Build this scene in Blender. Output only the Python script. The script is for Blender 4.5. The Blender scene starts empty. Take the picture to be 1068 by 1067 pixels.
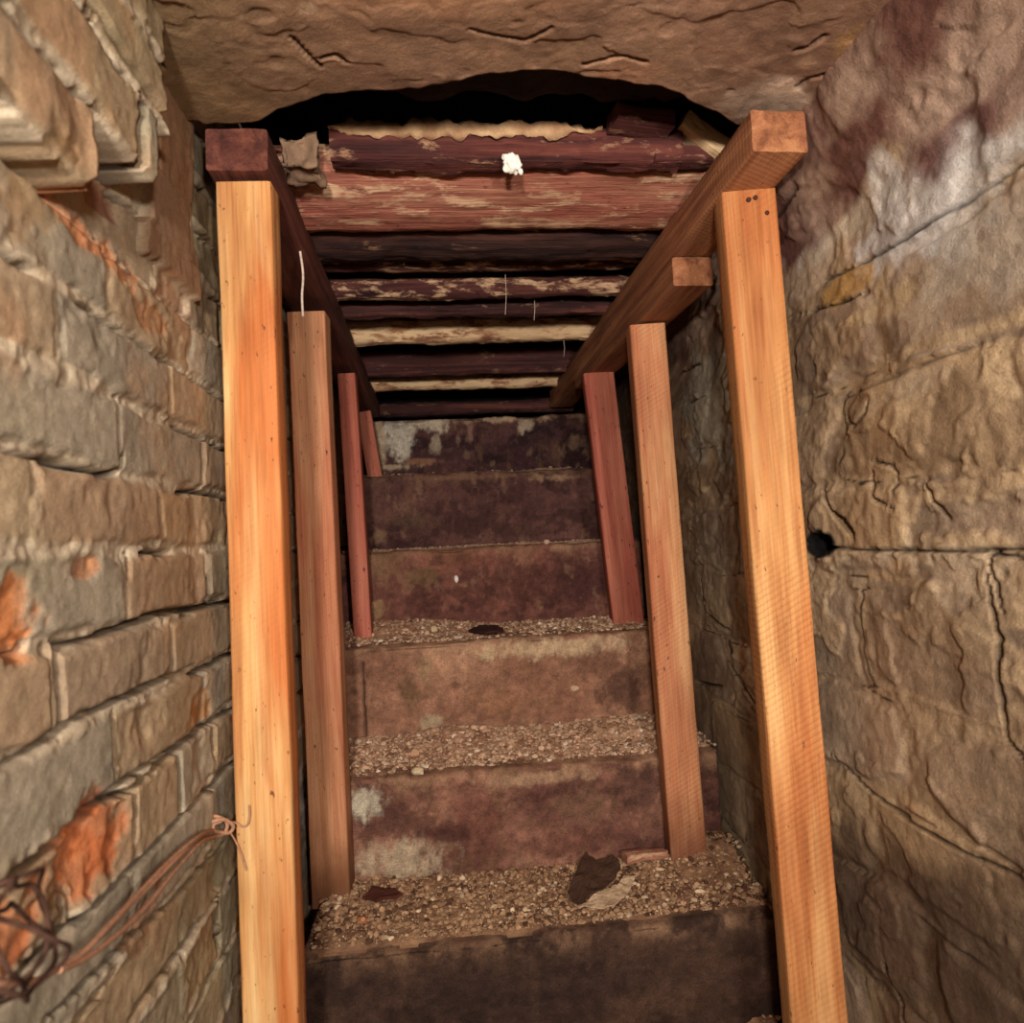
import bpy, bmesh, math, random
import numpy as np
from mathutils import Matrix, Vector

random.seed(7)
rng = np.random.default_rng(11)
SC = bpy.context.scene
COL = SC.collection
EYE = 1.0            # eye height above the passage floor; points below are given relative to the eye

# ------------------------------------------------------------------ camera geometry (1068 x 1067 frame)
F, CX, CY, ROLL = 720.0, 534.0, 533.5, math.radians(2.8)
_y = np.array([468 - CX, -(565 - CY), -F]); _y /= np.linalg.norm(_y)
_u = np.array([-math.sin(ROLL), math.cos(ROLL), 0.0]); _u[2] = -(_u[0]*_y[0] + _u[1]*_y[1]) / _y[2]
_z = _u / np.linalg.norm(_u); _x = np.cross(_y, _z)
R = np.stack([_x, _y, _z], 1)

def ray(px, py): return R.T @ np.array([px - CX, -(py - CY), -F])
def onY(px, py, y): r = ray(px, py); return r * y / r[1]
def onX(px, py, x): r = ray(px, py); return r * x / r[0]
def onZ(px, py, z): r = ray(px, py); return r * z / r[2]

# ------------------------------------------------------------------ noise
def _h(ix, iy, iz, s):
    with np.errstate(over='ignore'):
        n = (ix.astype(np.int64)*73856093) ^ (iy.astype(np.int64)*19349663) ^ (iz.astype(np.int64)*83492791) ^ (s*2654435761)
        n = (n ^ (n >> 13)) * 1274126177
        n = (n ^ (n >> 16)) & 0xffffff
    return n / float(0xffffff)

def vnoise(p, s=0):
    i = np.floor(p).astype(np.int64); f = p - i; f = f*f*f*(f*(f*6 - 15) + 10)
    r = 0
    for dx in (0, 1):
        wx = f[:, 0] if dx else 1 - f[:, 0]
        for dy in (0, 1):
            wy = f[:, 1] if dy else 1 - f[:, 1]
            for dz in (0, 1):
                wz = f[:, 2] if dz else 1 - f[:, 2]
                r = r + wx*wy*wz*_h(i[:, 0]+dx, i[:, 1]+dy, i[:, 2]+dz, s)
    return r*2 - 1

def fbm(p, o=4, s=0, g=0.5):
    r = 0; a = 1.0; t = 0
    for k in range(o):
        r = r + a*vnoise(p*(2.03**k), s + k*17); t += a; a *= g
    return r / t

def P3(a, b, c=None):
    c = np.zeros_like(a) if c is None else c
    return np.stack([a, b, c], -1).reshape(-1, 3)

def smooth(a, b, x): t = np.clip((x - a)/(b - a), 0, 1); return t*t*(3 - 2*t)
def lin(c): c = np.array(c, float)/255.0; return np.where(c <= .04045, c/12.92, ((c + .055)/1.055)**2.4)
def mixc(a, b, t): t = np.clip(np.asarray(t), 0, 1)[..., None]; return a*(1 - t) + b*t

def segdist(a, b, pts):
    """distance of the samples (a,b) to a polyline, and the width factor along it"""
    d = np.full(a.shape, 9.0); w = np.zeros(a.shape)
    n = len(pts) - 1
    for k in range(n):
        p, q = np.array(pts[k]), np.array(pts[k+1]); v = q - p; L = (v @ v) + 1e-12
        t = np.clip(((a - p[0])*v[0] + (b - p[1])*v[1])/L, 0, 1)
        dd = np.hypot(a - p[0] - t*v[0], b - p[1] - t*v[1])
        m = dd < d; d = np.where(m, dd, d); w = np.where(m, (k + t)/n, w)
    return d, 1 - np.abs(2*w - 1)**3

# ------------------------------------------------------------------ object helpers
def tag(o, label=None, cat=None, group=None, kind=None):
    if label: o['label'] = label
    if cat: o['category'] = cat
    if group: o['group'] = group
    if kind: o['kind'] = kind
    return o

def link(name, me, mat, parent=None, loc=(0, 0, 0)):
    o = bpy.data.objects.new(name, me); COL.objects.link(o)
    if mat is not None: me.materials.append(mat)
    o.location = loc
    if parent is not None: o.parent = parent
    return o

def mesh_from(verts, faces, colors=None, shade=True):
    me = bpy.data.meshes.new('m')
    me.from_pydata([tuple(v) for v in verts], [], [tuple(int(i) for i in f) for f in faces])
    if colors is not None:
        at = me.color_attributes.new('Col', 'FLOAT_COLOR', 'POINT')
        c = np.ones((len(verts), 4), np.float32); c[:, :3] = colors
        at.data.foreach_set('color', c.ravel())
    if shade: me.polygons.foreach_set('use_smooth', [True]*len(me.polygons))
    me.update(); return me

def grid_faces(n, m, flip=False, off=0):
    i = np.arange(n-1)[:, None]*m + np.arange(m-1)[None, :]
    a = np.stack([i, i+m, i+m+1, i+1], -1).reshape(-1, 4) + off
    return a[:, ::-1] if flip else a

def sheet(name, V, C, mat, flip=False, back=None):
    """V: (n,m,3) surface, given real thickness by a back face offset 'back'"""
    n, m, _ = V.shape
    verts = V.reshape(-1, 3); faces = [grid_faces(n, m, flip)]; cols = C.reshape(-1, 3)
    if back is not None:
        # rim ring pushed back, then closed with one ngon per side strip
        rim = [(i, 0) for i in range(n)] + [(n-1, j) for j in range(1, m)] + [(i, m-1) for i in range(n-2, -1, -1)] + [(0, j) for j in range(m-2, 0, -1)]
        idx = np.array([i*m + j for i, j in rim]); k = len(idx)
        rv = verts[idx] + np.array(back); off = len(verts)
        nx = np.roll(np.arange(k), -1)
        q = np.stack([idx, idx[nx], off + nx, off + np.arange(k)], -1)
        faces.append(q if flip else q[:, ::-1])
        verts = np.concatenate([verts, rv]); cols = np.concatenate([cols, cols[idx]])
        cap = list(range(off, off + k))
        fl = [f for a in faces for f in a] + [cap if flip else cap[::-1]]
    else:
        fl = [f for a in faces for f in a]
    return link(name, mesh_from(verts, fl, cols), mat)

# ------------------------------------------------------------------ materials
def nodes(name):
    m = bpy.data.materials.new(name); m.use_nodes = True
    nt = m.node_tree; b = nt.nodes['Principled BSDF']
    return m, nt, b

def N(nt, t, **kw):
    n = nt.nodes.new(t)
    for k, v in kw.items():
        if k.startswith('i_'):
            n.inputs[k[2:].replace('_', ' ')].default_value = v
        else: setattr(n, k, v)
    return n

def col_mat(name, rough=0.9, bump=0.5, s1=55, s2=240, var=0.35, spec=0.25, speck=.5):
    """albedo from the mesh's own colour attribute, broken up by fine grain"""
    m, nt, b = nodes(name); L = nt.links
    at = N(nt, 'ShaderNodeAttribute', attribute_name='Col')
    tc = N(nt, 'ShaderNodeTexCoord')
    n1 = N(nt, 'ShaderNodeTexNoise', i_Scale=s1, i_Detail=6.0, i_Roughness=0.65)
    n2 = N(nt, 'ShaderNodeTexNoise', i_Scale=s2, i_Detail=4.0, i_Roughness=0.7)
    L.new(tc.outputs['Object'], n1.inputs['Vector']); L.new(tc.outputs['Object'], n2.inputs['Vector'])
    add = N(nt, 'ShaderNodeMath', operation='ADD'); L.new(n1.outputs[0], add.inputs[0]); L.new(n2.outputs[0], add.inputs[1])
    mr = N(nt, 'ShaderNodeMapRange'); mr.inputs['From Min'].default_value = 0.6; mr.inputs['From Max'].default_value = 1.4
    mr.inputs['To Min'].default_value = 1 - var; mr.inputs['To Max'].default_value = 1 + var
    L.new(add.outputs[0], mr.inputs['Value'])
    mx = N(nt, 'ShaderNodeVectorMath', operation='SCALE')
    L.new(at.outputs['Color'], mx.inputs[0]); L.new(mr.outputs[0], mx.inputs['Scale'])
    n3 = N(nt, 'ShaderNodeTexNoise', i_Scale=s2*2.3, i_Detail=3.0, i_Roughness=0.7); L.new(tc.outputs['Object'], n3.inputs['Vector'])
    rp = N(nt, 'ShaderNodeValToRGB'); e = rp.color_ramp.elements
    e[0].position = .30; e[0].color = (.42, .38, .36, 1); e[1].position = .42; e[1].color = (1, 1, 1, 1)
    for p_, v_ in ((.60, 1.0), (.70, 1.0 + speck)): q_ = e.new(p_); q_.color = (v_, v_, v_, 1)
    L.new(n3.outputs[0], rp.inputs[0])
    mm = N(nt, 'ShaderNodeVectorMath', operation='MULTIPLY'); L.new(mx.outputs[0], mm.inputs[0]); L.new(rp.outputs[0], mm.inputs[1])
    L.new(mm.outputs[0], b.inputs['Base Color'])
    ad3 = N(nt, 'ShaderNodeMath', operation='ADD'); L.new(add.outputs[0], ad3.inputs[0]); L.new(n3.outputs[0], ad3.inputs[1]); add = ad3
    b.inputs['Roughness'].default_value = rough
    b.inputs['Specular IOR Level'].default_value = spec
    bp = N(nt, 'ShaderNodeBump'); bp.inputs['Strength'].default_value = bump; bp.inputs['Distance'].default_value = 0.004
    L.new(add.outputs[0], bp.inputs['Height']); L.new(bp.outputs[0], b.inputs['Normal'])
    return m

def wood_mat(name, pale, mid, dark, blotch, blotch_amt=0.5, saw=0.25, foot=0.0, foot_col=(70, 48, 34), crust=0.0, crust_col=(190, 160, 120), grain=1.0, bump=0.35, rough=0.75):
    """sawn timber, grain along local Z"""
    m, nt, b = nodes(name); L = nt.links
    tc = N(nt, 'ShaderNodeTexCoord'); oi = N(nt, 'ShaderNodeObjectInfo')
    sc = N(nt, 'ShaderNodeVectorMath', operation='SCALE'); sc.inputs[0].default_value = (7, 3, 11); L.new(oi.outputs['Random'], sc.inputs['Scale'])
    ad = N(nt, 'ShaderNodeVectorMath', operation='ADD'); L.new(tc.outputs['Object'], ad.inputs[0]); L.new(sc.outputs[0], ad.inputs[1])
    def noise(scale, s, det=5, rg=0.6, dist=0.0):
        mp = N(nt, 'ShaderNodeMapping'); mp.inputs['Scale'].default_value = scale; L.new(ad.outputs[0], mp.inputs['Vector'])
        n = N(nt, 'ShaderNodeTexNoise', i_Scale=s, i_Detail=float(det), i_Roughness=rg, i_Distortion=dist); L.new(mp.outputs[0], n.inputs['Vector']); return n
    def ramp(src, stops):
        r = N(nt, 'ShaderNodeValToRGB'); e = r.color_ramp.elements
        while len(e) < len(stops): e.new(0.5)
        for k, (p, c) in enumerate(stops): e[k].position = p; e[k].color = (*c, 1)
        L.new(src, r.inputs[0]); return r
    def mix(a, bcol, fac, f=None, mode='MIX'):
        x = N(nt, 'ShaderNodeMix', data_type='RGBA', blend_type=mode)
        L.new(a, x.inputs['A'])
        if isinstance(bcol, tuple): x.inputs['B'].default_value = (*bcol, 1)
        else: L.new(bcol, x.inputs['B'])
        if f is not None: L.new(f, x.inputs['Factor'])
        else: x.inputs['Factor'].default_value = fac
        return x.outputs['Result']
    g1 = noise((1, 1, .055), 42, 4, .55, .6)
    g2 = noise((1, 1, .03), 260, 3, .6)
    pl, md, dk, bl = (tuple(lin(c)) for c in (pale, mid, dark, blotch))
    c = ramp(g1.outputs[0], [(.30, dk), (.46, md), (.66, pl)]).outputs[0]
    bn = noise((1, 1, .16), 11, 3, .5, .5)
    bf = ramp(bn.outputs[0], [(.46, (0, 0, 0)), (.62, (blotch_amt,)*3)])
    c = mix(c, bl, 0, bf.outputs[0])
    gf = ramp(g2.outputs[0], [(.35, (.62, .58, .55)), (.6, (1, 1, 1))])
    c = mix(c, gf.outputs[0], .55*grain, None, 'MULTIPLY')
    hsum = N(nt, 'ShaderNodeMath', operation='ADD'); L.new(g2.outputs[0], hsum.inputs[0]); L.new(g1.outputs[0], hsum.inputs[1]); h = hsum.outputs[0]
    if saw:
        mp = N(nt, 'ShaderNodeMapping'); mp.inputs['Rotation'].default_value = (0, math.radians(28), 0); L.new(ad.outputs[0], mp.inputs['Vector'])
        w = N(nt, 'ShaderNodeTexWave', wave_type='BANDS', bands_direction='Z', i_Scale=34.0, i_Distortion=1.6, i_Detail=4.0)
        w.inputs['Detail Scale'].default_value = 3.0
        L.new(mp.outputs[0], w.inputs['Vector'])
        pm = ramp(noise((1, 1, .5), 9, 2).outputs[0], [(.42, (0, 0, 0)), (.62, (1, 1, 1))])
        wr = ramp(w.outputs['Fac'], [(.0, (.72, .66, .6)), (.5, (1, 1, 1))])
        k = N(nt, 'ShaderNodeMath', operation='MULTIPLY'); k.inputs[1].default_value = saw; L.new(pm.outputs[0], k.inputs[0])
        c = mix(c, wr.outputs[0], 0, k.outputs[0], 'MULTIPLY')
        hs = N(nt, 'ShaderNodeMath', operation='MULTIPLY_ADD'); hs.inputs[1].default_value = .5*saw; L.new(w.outputs['Fac'], hs.inputs[0]); L.new(h, hs.inputs[2]); h = hs.outputs[0]
    # small dark pits and worm holes
    vo = noise((1, 1, .45), 120, 2, .6)
    pf = ramp(vo.outputs[0], [(.66, (0, 0, 0)), (.74, (.8, .8, .8))])
    c = mix(c, tuple(lin((58, 36, 26))), 0, pf.outputs[0])
    if crust:
        cn = noise((1, 1, .35), 30, 6, .7, .3)
        cf = ramp(cn.outputs[0], [(.62 - .28*crust, (0, 0, 0)), (.72 - .28*crust, (1, 1, 1))])
        c = mix(c, tuple(lin(crust_col)), 0, cf.outputs[0])
        hs = N(nt, 'ShaderNodeMath', operation='MULTIPLY_ADD'); hs.inputs[1].default_value = 1.2; L.new(cn.outputs[0], hs.inputs[0]); L.new(h, hs.inputs[2]); h = hs.outputs[0]
    wn = noise((1, 1, .35), 6, 5, .6)
    c = mix(c, ramp(wn.outputs[0], [(.32, (.66, .60, .56)), (.55, (1, 1, 1))]).outputs[0], .8, None, 'MULTIPLY')
    if foot:
        sp = N(nt, 'ShaderNodeSeparateXYZ'); L.new(tc.outputs['Object'], sp.inputs[0])
        nn = noise((1, 1, .6), 14, 4, .6)
        a2 = N(nt, 'ShaderNodeMath', operation='MULTIPLY_ADD'); a2.inputs[1].default_value = -.22; L.new(nn.outputs[0], a2.inputs[0]); L.new(sp.outputs['Z'], a2.inputs[2])
        mr = N(nt, 'ShaderNodeMapRange', interpolation_type='SMOOTHSTEP'); mr.inputs['From Min'].default_value = -.11; mr.inputs['From Max'].default_value = foot
        mr.inputs['To Min'].default_value = .85; mr.inputs['To Max'].default_value = 0; L.new(a2.outputs[0], mr.inputs['Value'])
        c = mix(c, tuple(lin(foot_col)), 0, mr.outputs[0])
    L.new(c, b.inputs['Base Color'])
    b.inputs['Roughness'].default_value = rough; b.inputs['Specular IOR Level'].default_value = .25
    bp = N(nt, 'ShaderNodeBump'); bp.inputs['Strength'].default_value = bump; bp.inputs['Distance'].default_value = .003
    L.new(h, bp.inputs['Height']); L.new(bp.outputs[0], b.inputs['Normal'])
    return m

M_brick = col_mat('brickwork', bump=.38, s1=60, s2=260, var=.30, speck=.35)
M_stone = col_mat('rubble_stone', bump=.5, s1=55, s2=230, var=.34)
M_ceil = col_mat('ceiling_render', bump=.45, s1=40, s2=230, var=.28)
M_step = col_mat('stone_step', bump=.8, s1=60, s2=250, var=.55, speck=1.0)
M_grit = col_mat('grit', bump=.6, s1=90, s2=400, var=.4, speck=.3)
M_earth_void = col_mat('earth_and_dark_void', bump=.8, s1=25, s2=120, var=.4, rough=1)
M_small = col_mat('small_bits', bump=.4, s1=150, s2=500, var=.25)

OR = dict(pale=(232, 190, 132), mid=(216, 160, 100), dark=(184, 122, 72))
M_l1 = wood_mat('fresh_pine', **OR, blotch=(196, 112, 58), blotch_amt=.9, saw=.12)
M_r1 = wood_mat('sawn_orange', (222, 172, 114), (206, 146, 90), (176, 112, 66), (188, 110, 62), .65, saw=.6)
M_l2 = wood_mat('pinkish_pine', (222, 166, 124), (208, 146, 106), (184, 118, 84), (196, 112, 80), .55, saw=.15, foot=.12, foot_col=(96, 58, 34))
M_r2 = wood_mat('sawn_tan', (222, 172, 124), (208, 148, 102), (182, 118, 80), (188, 104, 74), .5, saw=.55, foot=.17, foot_col=(96, 52, 36))
M_red = wood_mat('reddish_softwood', (200, 122, 98), (184, 102, 82), (154, 78, 64), (168, 78, 66), .45, saw=.25, grain=.8)
M_capl = wood_mat('dark_red_timber', (128, 76, 60), (98, 54, 44), (62, 34, 30), (80, 42, 38), .6, saw=.1, bump=.7)
M_capr = wood_mat('brown_timber', (178, 122, 84), (152, 98, 66), (112, 68, 48), (132, 76, 54), .5, saw=.3, bump=.5)
M_old = wood_mat('rotten_dark_timber', (112, 66, 58), (76, 44, 42), (40, 24, 26), (56, 32, 32), .6, saw=0, crust=.12, crust_col=(140, 108, 84), bump=.9, rough=.9)
M_oldA = wood_mat('rotten_red_beam', (126, 70, 60), (88, 46, 42), (48, 26, 28), (64, 32, 34), .6, saw=0, crust=.22, crust_col=(170, 132, 102), bump=1, rough=.9)
M_oldB = wood_mat('weathered_red_board', (190, 134, 108), (156, 98, 80), (96, 58, 48), (164, 94, 80), .6, saw=0, crust=.38, crust_col=(206, 168, 134), bump=.9, rough=.85)
M_oldC = wood_mat('shaded_board_rear', (92, 58, 46), (58, 36, 34), (28, 18, 20), (38, 24, 24), .6, saw=0, crust=.08, crust_col=(140, 104, 78), bump=1, rough=.95)  # dark tones paint the shade under the broad board's rear
M_pale = wood_mat('pale_crusted_timber', (196, 152, 112), (164, 116, 84), (96, 56, 46), (110, 60, 50), .4, saw=0, crust=.75, crust_col=(224, 190, 148), bump=1, rough=.9)
M_half = wood_mat('half_crusted_timber', (116, 70, 58), (76, 40, 38), (44, 22, 24), (60, 28, 30), .5, saw=0, crust=.40, crust_col=(196, 160, 126), bump=1, rough=.9)
def flat(name, c, rough=.8):
    m, nt, b = nodes(name)
    n = N(nt, 'ShaderNodeTexNoise', i_Scale=180.0, i_Detail=4.0); tc = N(nt, 'ShaderNodeTexCoord'); nt.links.new(tc.outputs['Object'], n.inputs['Vector'])
    r = N(nt, 'ShaderNodeValToRGB'); k = lin(c)
    r.color_ramp.elements[0].position = .3; r.color_ramp.elements[0].color = (*(k*.72), 1); r.color_ramp.elements[1].position = .7; r.color_ramp.elements[1].color = (*np.minimum(k*1.15, 1), 1)
    nt.links.new(n.outputs[0], r.inputs[0]); nt.links.new(r.outputs[0], b.inputs['Base Color'])
    b.inputs['Roughness'].default_value = rough; b.inputs['Specular IOR Level'].default_value = .2
    return m
M_white = flat('white_fungus', (250, 240, 226))
M_rope = flat('twine', (176, 132, 104), .9)
M_rope2 = flat('dark_twine', (66, 44, 34), .9)
M_nail = flat('rusty_nail', (70, 40, 30), .6)
M_web = flat('cobweb', (200, 180, 165), .9)
M_paper = flat('torn_paper', (196, 168, 136), .9)

def W(v): return np.asarray(v, float) + np.array([0, 0, EYE])

# ------------------------------------------------------------------ left brick wall
XL, XR = -0.352, 0.63
def yaxis(parts):
    return np.concatenate([np.arange(a, b, s) for a, b, s in parts])

def build_left():
    ys = yaxis([(-1.3, .35, .03), (.35, .5, .008), (.5, 1.12, .0032), (1.12, 1.7, .006), (1.7, 2.95, .012)])
    zs = yaxis([(-1.0, -.75, .012), (-.75, .66, .0034), (.66, .84, .02)])
    y, z = np.meshgrid(ys, zs, indexing='ij'); n, m = y.shape
    yf, zf = y.ravel(), z.ravel()
    wv = .008*fbm(P3(yf*2.2, zf*2.2), 2, 3) + .006*fbm(P3(yf*14, zf*14), 3, 5)
    wh = .012*fbm(P3(yf*7, zf*7), 3, 9)
    H = .082; Lb = .25
    zz = zf + wv - .007; row = np.floor(zz/H); fz = zz - row*H
    yy = yf + wh*.7 - .64 + np.where(row % 2 == 0, 0, Lb/2) + .05*(_h(row, row*0, row*0, 5) - .5)
    # some courses carry headers
    Lr = np.where(_h(row, row*0+1, row*0, 8) > .8, Lb/2, Lb)
    cell = np.floor(yy/Lr); fy = yy - cell*Lr
    rid = _h(row, cell, row*0, 21); rid2 = _h(row, cell, row*0, 33); rid3 = _h(row, cell, row*0, 47)
    jb = .0050 + .008*np.clip(fbm(P3(yf*9, zf*9), 2, 13) + .25, 0, 1)
    e_lo, e_hi = fz, H - fz; e_s = np.minimum(fy, Lr - fy)
    edge = np.minimum(np.minimum(e_lo, e_hi) - jb*.75, e_s - jb*.45 - .003*fbm(P3(yf*35, zf*35), 3, 12)) + .0025*fbm(P3(yf*30, zf*30), 4, 14)
    pier = (zf + wv > .007 + H*4 + .03 + .02*fbm(P3(yf*6, zf*0), 2, 44)) & (yf > .865 + .01*fbm(P3(zf*12, zf*0), 3, 45)) & (yf < 1.04)
    edge = np.where(pier, .03, edge); e_hi = np.where(pier, .04, e_hi)
    face = smooth(-.001, .005, edge)
    chip = np.clip(fbm(P3(yf*11, zf*11), 4, 61) - .12, 0, 1)
    vj = (e_s < np.minimum(e_lo, e_hi)); face = np.where(vj, .55 + .45*face, face); d = face*(.003 + .006*rid) - (1 - face)*(.0005 + .0015*rid2)
    d += .0022*fbm(P3(yf*12, zf*12), 4, 71) + .0011*fbm(P3(yf*90, zf*90), 4, 73) + (1 - face)*.002*fbm(P3(yf*120, zf*120), 3, 74)
    d -= face*chip*.014*(rid3 > .45)
    # smeared mortar bringing joints flush in places
    sm = smooth(-.15, .15, fbm(P3(yf*5, zf*9), 3, 81))
    d = np.where(edge < .004, d*(1 - sm) + sm*(.006 + .004*fbm(P3(yf*60, zf*60), 3, 83)), d)
    # open cracks under brick edges
    ck = smooth(-.08, .06, fbm(P3(yf*4.5, zf*7), 3, 91)) * (1 - smooth(.0024, .0046, np.abs(e_hi - jb*.35 - .0015 + .002*fbm(P3(yf*40, zf*40), 2, 93))))
    cv = smooth(.10, .25, fbm(P3(yf*6+9, zf*8), 3, 95)) * (1 - smooth(.0016, .0035, np.abs(np.minimum(fy, Lr - fy) - jb*.5)))
    crack = np.clip(ck + cv, 0, 1)
    # named cracks seen in the photograph
    cl = [[(-6, 802), (34, 780), (75, 748), (125, 728), (160, 712), (200, 694)],
          [(14, 914), (50, 884), (82, 851), (128, 812), (182, 777)],
          [(54, 674), (90, 668), (120, 656), (165, 640), (235, 628)],
          [(0, 690), (20, 684), (30, 668)], [(0, 471), (60, 482), (112, 496), (121, 492), (124, 473)],
          [(130, 1066), (150, 1035), (190, 985), (228, 925)], [(40, 1066), (120, 990), (170, 946), (232, 880)]]
    for pl in cl:
        q = [tuple(onX(a, b, XL)[1:]) for a, b in pl]
        dd, w = segdist(yf, zf, q)
        wid = (.0032 + .0015*fbm(P3(yf*30, zf*30), 2, 97))*(w*.8 + .3)
        crack = np.maximum(crack, 1 - smooth(wid*.5, wid*1.5, dd))
    d -= crack*.02
    # corbelled courses at the top near the camera, and the recess beyond where bricks are missing
    r4 = .007 + H*4; r5 = .007 + H*5; r6 = .007 + H*6
    zc = zf + wv
    e1 = .80 + .012*fbm(P3(yf*3, zf*30), 2, 7); e0 = .66 + .01*fbm(P3(yf*3, zf*30), 2, 8)
    pro = ((zc > r5) & (yf < np.where(zc > r6, e1 + .03, e1 - .01))) | ((zc > r4) & (zc <= r5) & (yf < e0))
    rec = (zc > r4 - .01) & ~pro
    bev = smooth(0, .012, np.minimum(np.abs(zc - r5) + (yf < e0)*.02, 1))
    d += np.where(pro, .034 + .006*bev, 0) - np.where(rec, .012 + .012*smooth(.9, 1.0, yf)*0, 0)
    # a gap in the corbel between the two upper courses
    d -= np.where(pro, .022*(1 - smooth(.003, .010, np.abs(zc - r6 - .02 + .006*fbm(P3(yf*8, zf*8), 2, 3)))), 0)
    d += np.where(pier, .012, 0)
    # colour of the bricks themselves
    grey, tan, brn, olive = lin((152, 140, 120)), lin((164, 140, 110)), lin((154, 122, 92)), lin((146, 136, 104))
    c = mixc(grey, tan, smooth(.25, .75, rid2)); c = mixc(c, brn, smooth(.6, .95, rid3)*.7)
    c = mixc(c, olive, smooth(0, .5, fbm(P3(yf*4, zf*4), 3, 101))*.55)
    c = mixc(c, lin((172, 130, 94)), smooth(.15, .5, fbm(P3(yf*7, zf*5), 4, 103))*.45)
    c = c*(1 + .22*fbm(P3(yf*40, zf*40), 4, 105) + .22*fbm(P3(yf*9, zf*12), 4, 106))[:, None]
    c = mixc(c, mixc(lin((146, 108, 80)), lin((120, 92, 68)), .5 + fbm(P3(yf*14, zf*5), 4, 46)), pier*.8)
    mort = mixc(lin((202, 186, 160)), lin((160, 142, 118)), .5 + .5*fbm(P3(yf*25, zf*25), 3, 107))
    c = mixc(mort, c, smooth(-.001, .003, edge)*1.0 + .72*vj*(edge < .003)*smooth(.003, .0, edge))
    # spalled orange brick
    def patch(px, py, ry, rz, amt=1.0, colr=(196, 104, 52), s=0, rough=.95):
        nonlocal c, d
        p = onX(px, py, XL)
        q = np.hypot((yf - p[1])/ry, (zf - p[2])/rz) + rough*fbm(P3(yf*20, zf*24), 5, 200 + s, .62)
        k = smooth(1.05, .7, q) * amt * (.72 + .28*smooth(-.2, .1, fbm(P3(yf*50, zf*50), 3, 250 + s)))
        cc = lin(colr)[None, :]*(1 + .55*fbm(P3(yf*45, zf*45), 4, 300 + s))[:, None]
        c = mixc(c, cc, k)
        d = d - k*(.004 + .006*np.abs(fbm(P3(yf*30, zf*30), 3, 400 + s)))
    patch(6, 640, .035, .036, .9, (206, 126, 70), 1); patch(86, 892, .075, .042, .9, (190, 108, 62), 2)
    patch(2, 985, .05, .04, .85, (184, 104, 60), 3); patch(100, 255, .10, .022, .8, (188, 120, 74), 4)
    patch(205, 742, .05, .03, .75, (150, 96, 44), 5); patch(85, 592, .03, .012, .6, (190, 120, 70), 6)
    patch(152, 330, .07, .02, .6, (176, 114, 70), 7); patch(140, 960, .05, .03, .55, (150, 98, 56), 8)
    patch(112, 208, .05, .014, .8, (130, 78, 60), 9); patch(185, 330, .05, .05, .4, (156, 104, 68), 10)
    patch(20, 205, .05, .05, .35, (162, 124, 70), 12)
    # lime bloom on the corner behind the first post and lime seen between the two posts
    patch(208, 245, .035, .05, .8, (206, 192, 160), 21); patch(196, 318, .03, .02, .7, (206, 190, 168), 22)
    patch(316, 830, .12, .075, .95, (196, 186, 172), 23); patch(312, 1000, .07, .04, .5, (120, 96, 70), 24)
    patch(346, 690, .2, .12, .6, (150, 118, 84), 25)
    c = mixc(c, lin((26, 16, 14)), crack*.9)
    # drips and green-brown staining further in, then darker brown towards the far end
    st = smooth(.0, .4, fbm(P3(yf*18, zf*1.5), 3, 111))*smooth(.75, 1.0, yf)*.45
    c = mixc(c, lin((112, 86, 50)), st)
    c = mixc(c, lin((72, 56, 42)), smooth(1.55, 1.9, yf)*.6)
    V = np.stack([XL + d, yf, zf + EYE], -1).reshape(n, m, 3)
    o = sheet('wall_left', V, c.reshape(n, m, 3), M_brick, flip=False, back=(-.15, 0, 0))
    tag(o, kind='structure')
build_left()

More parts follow.
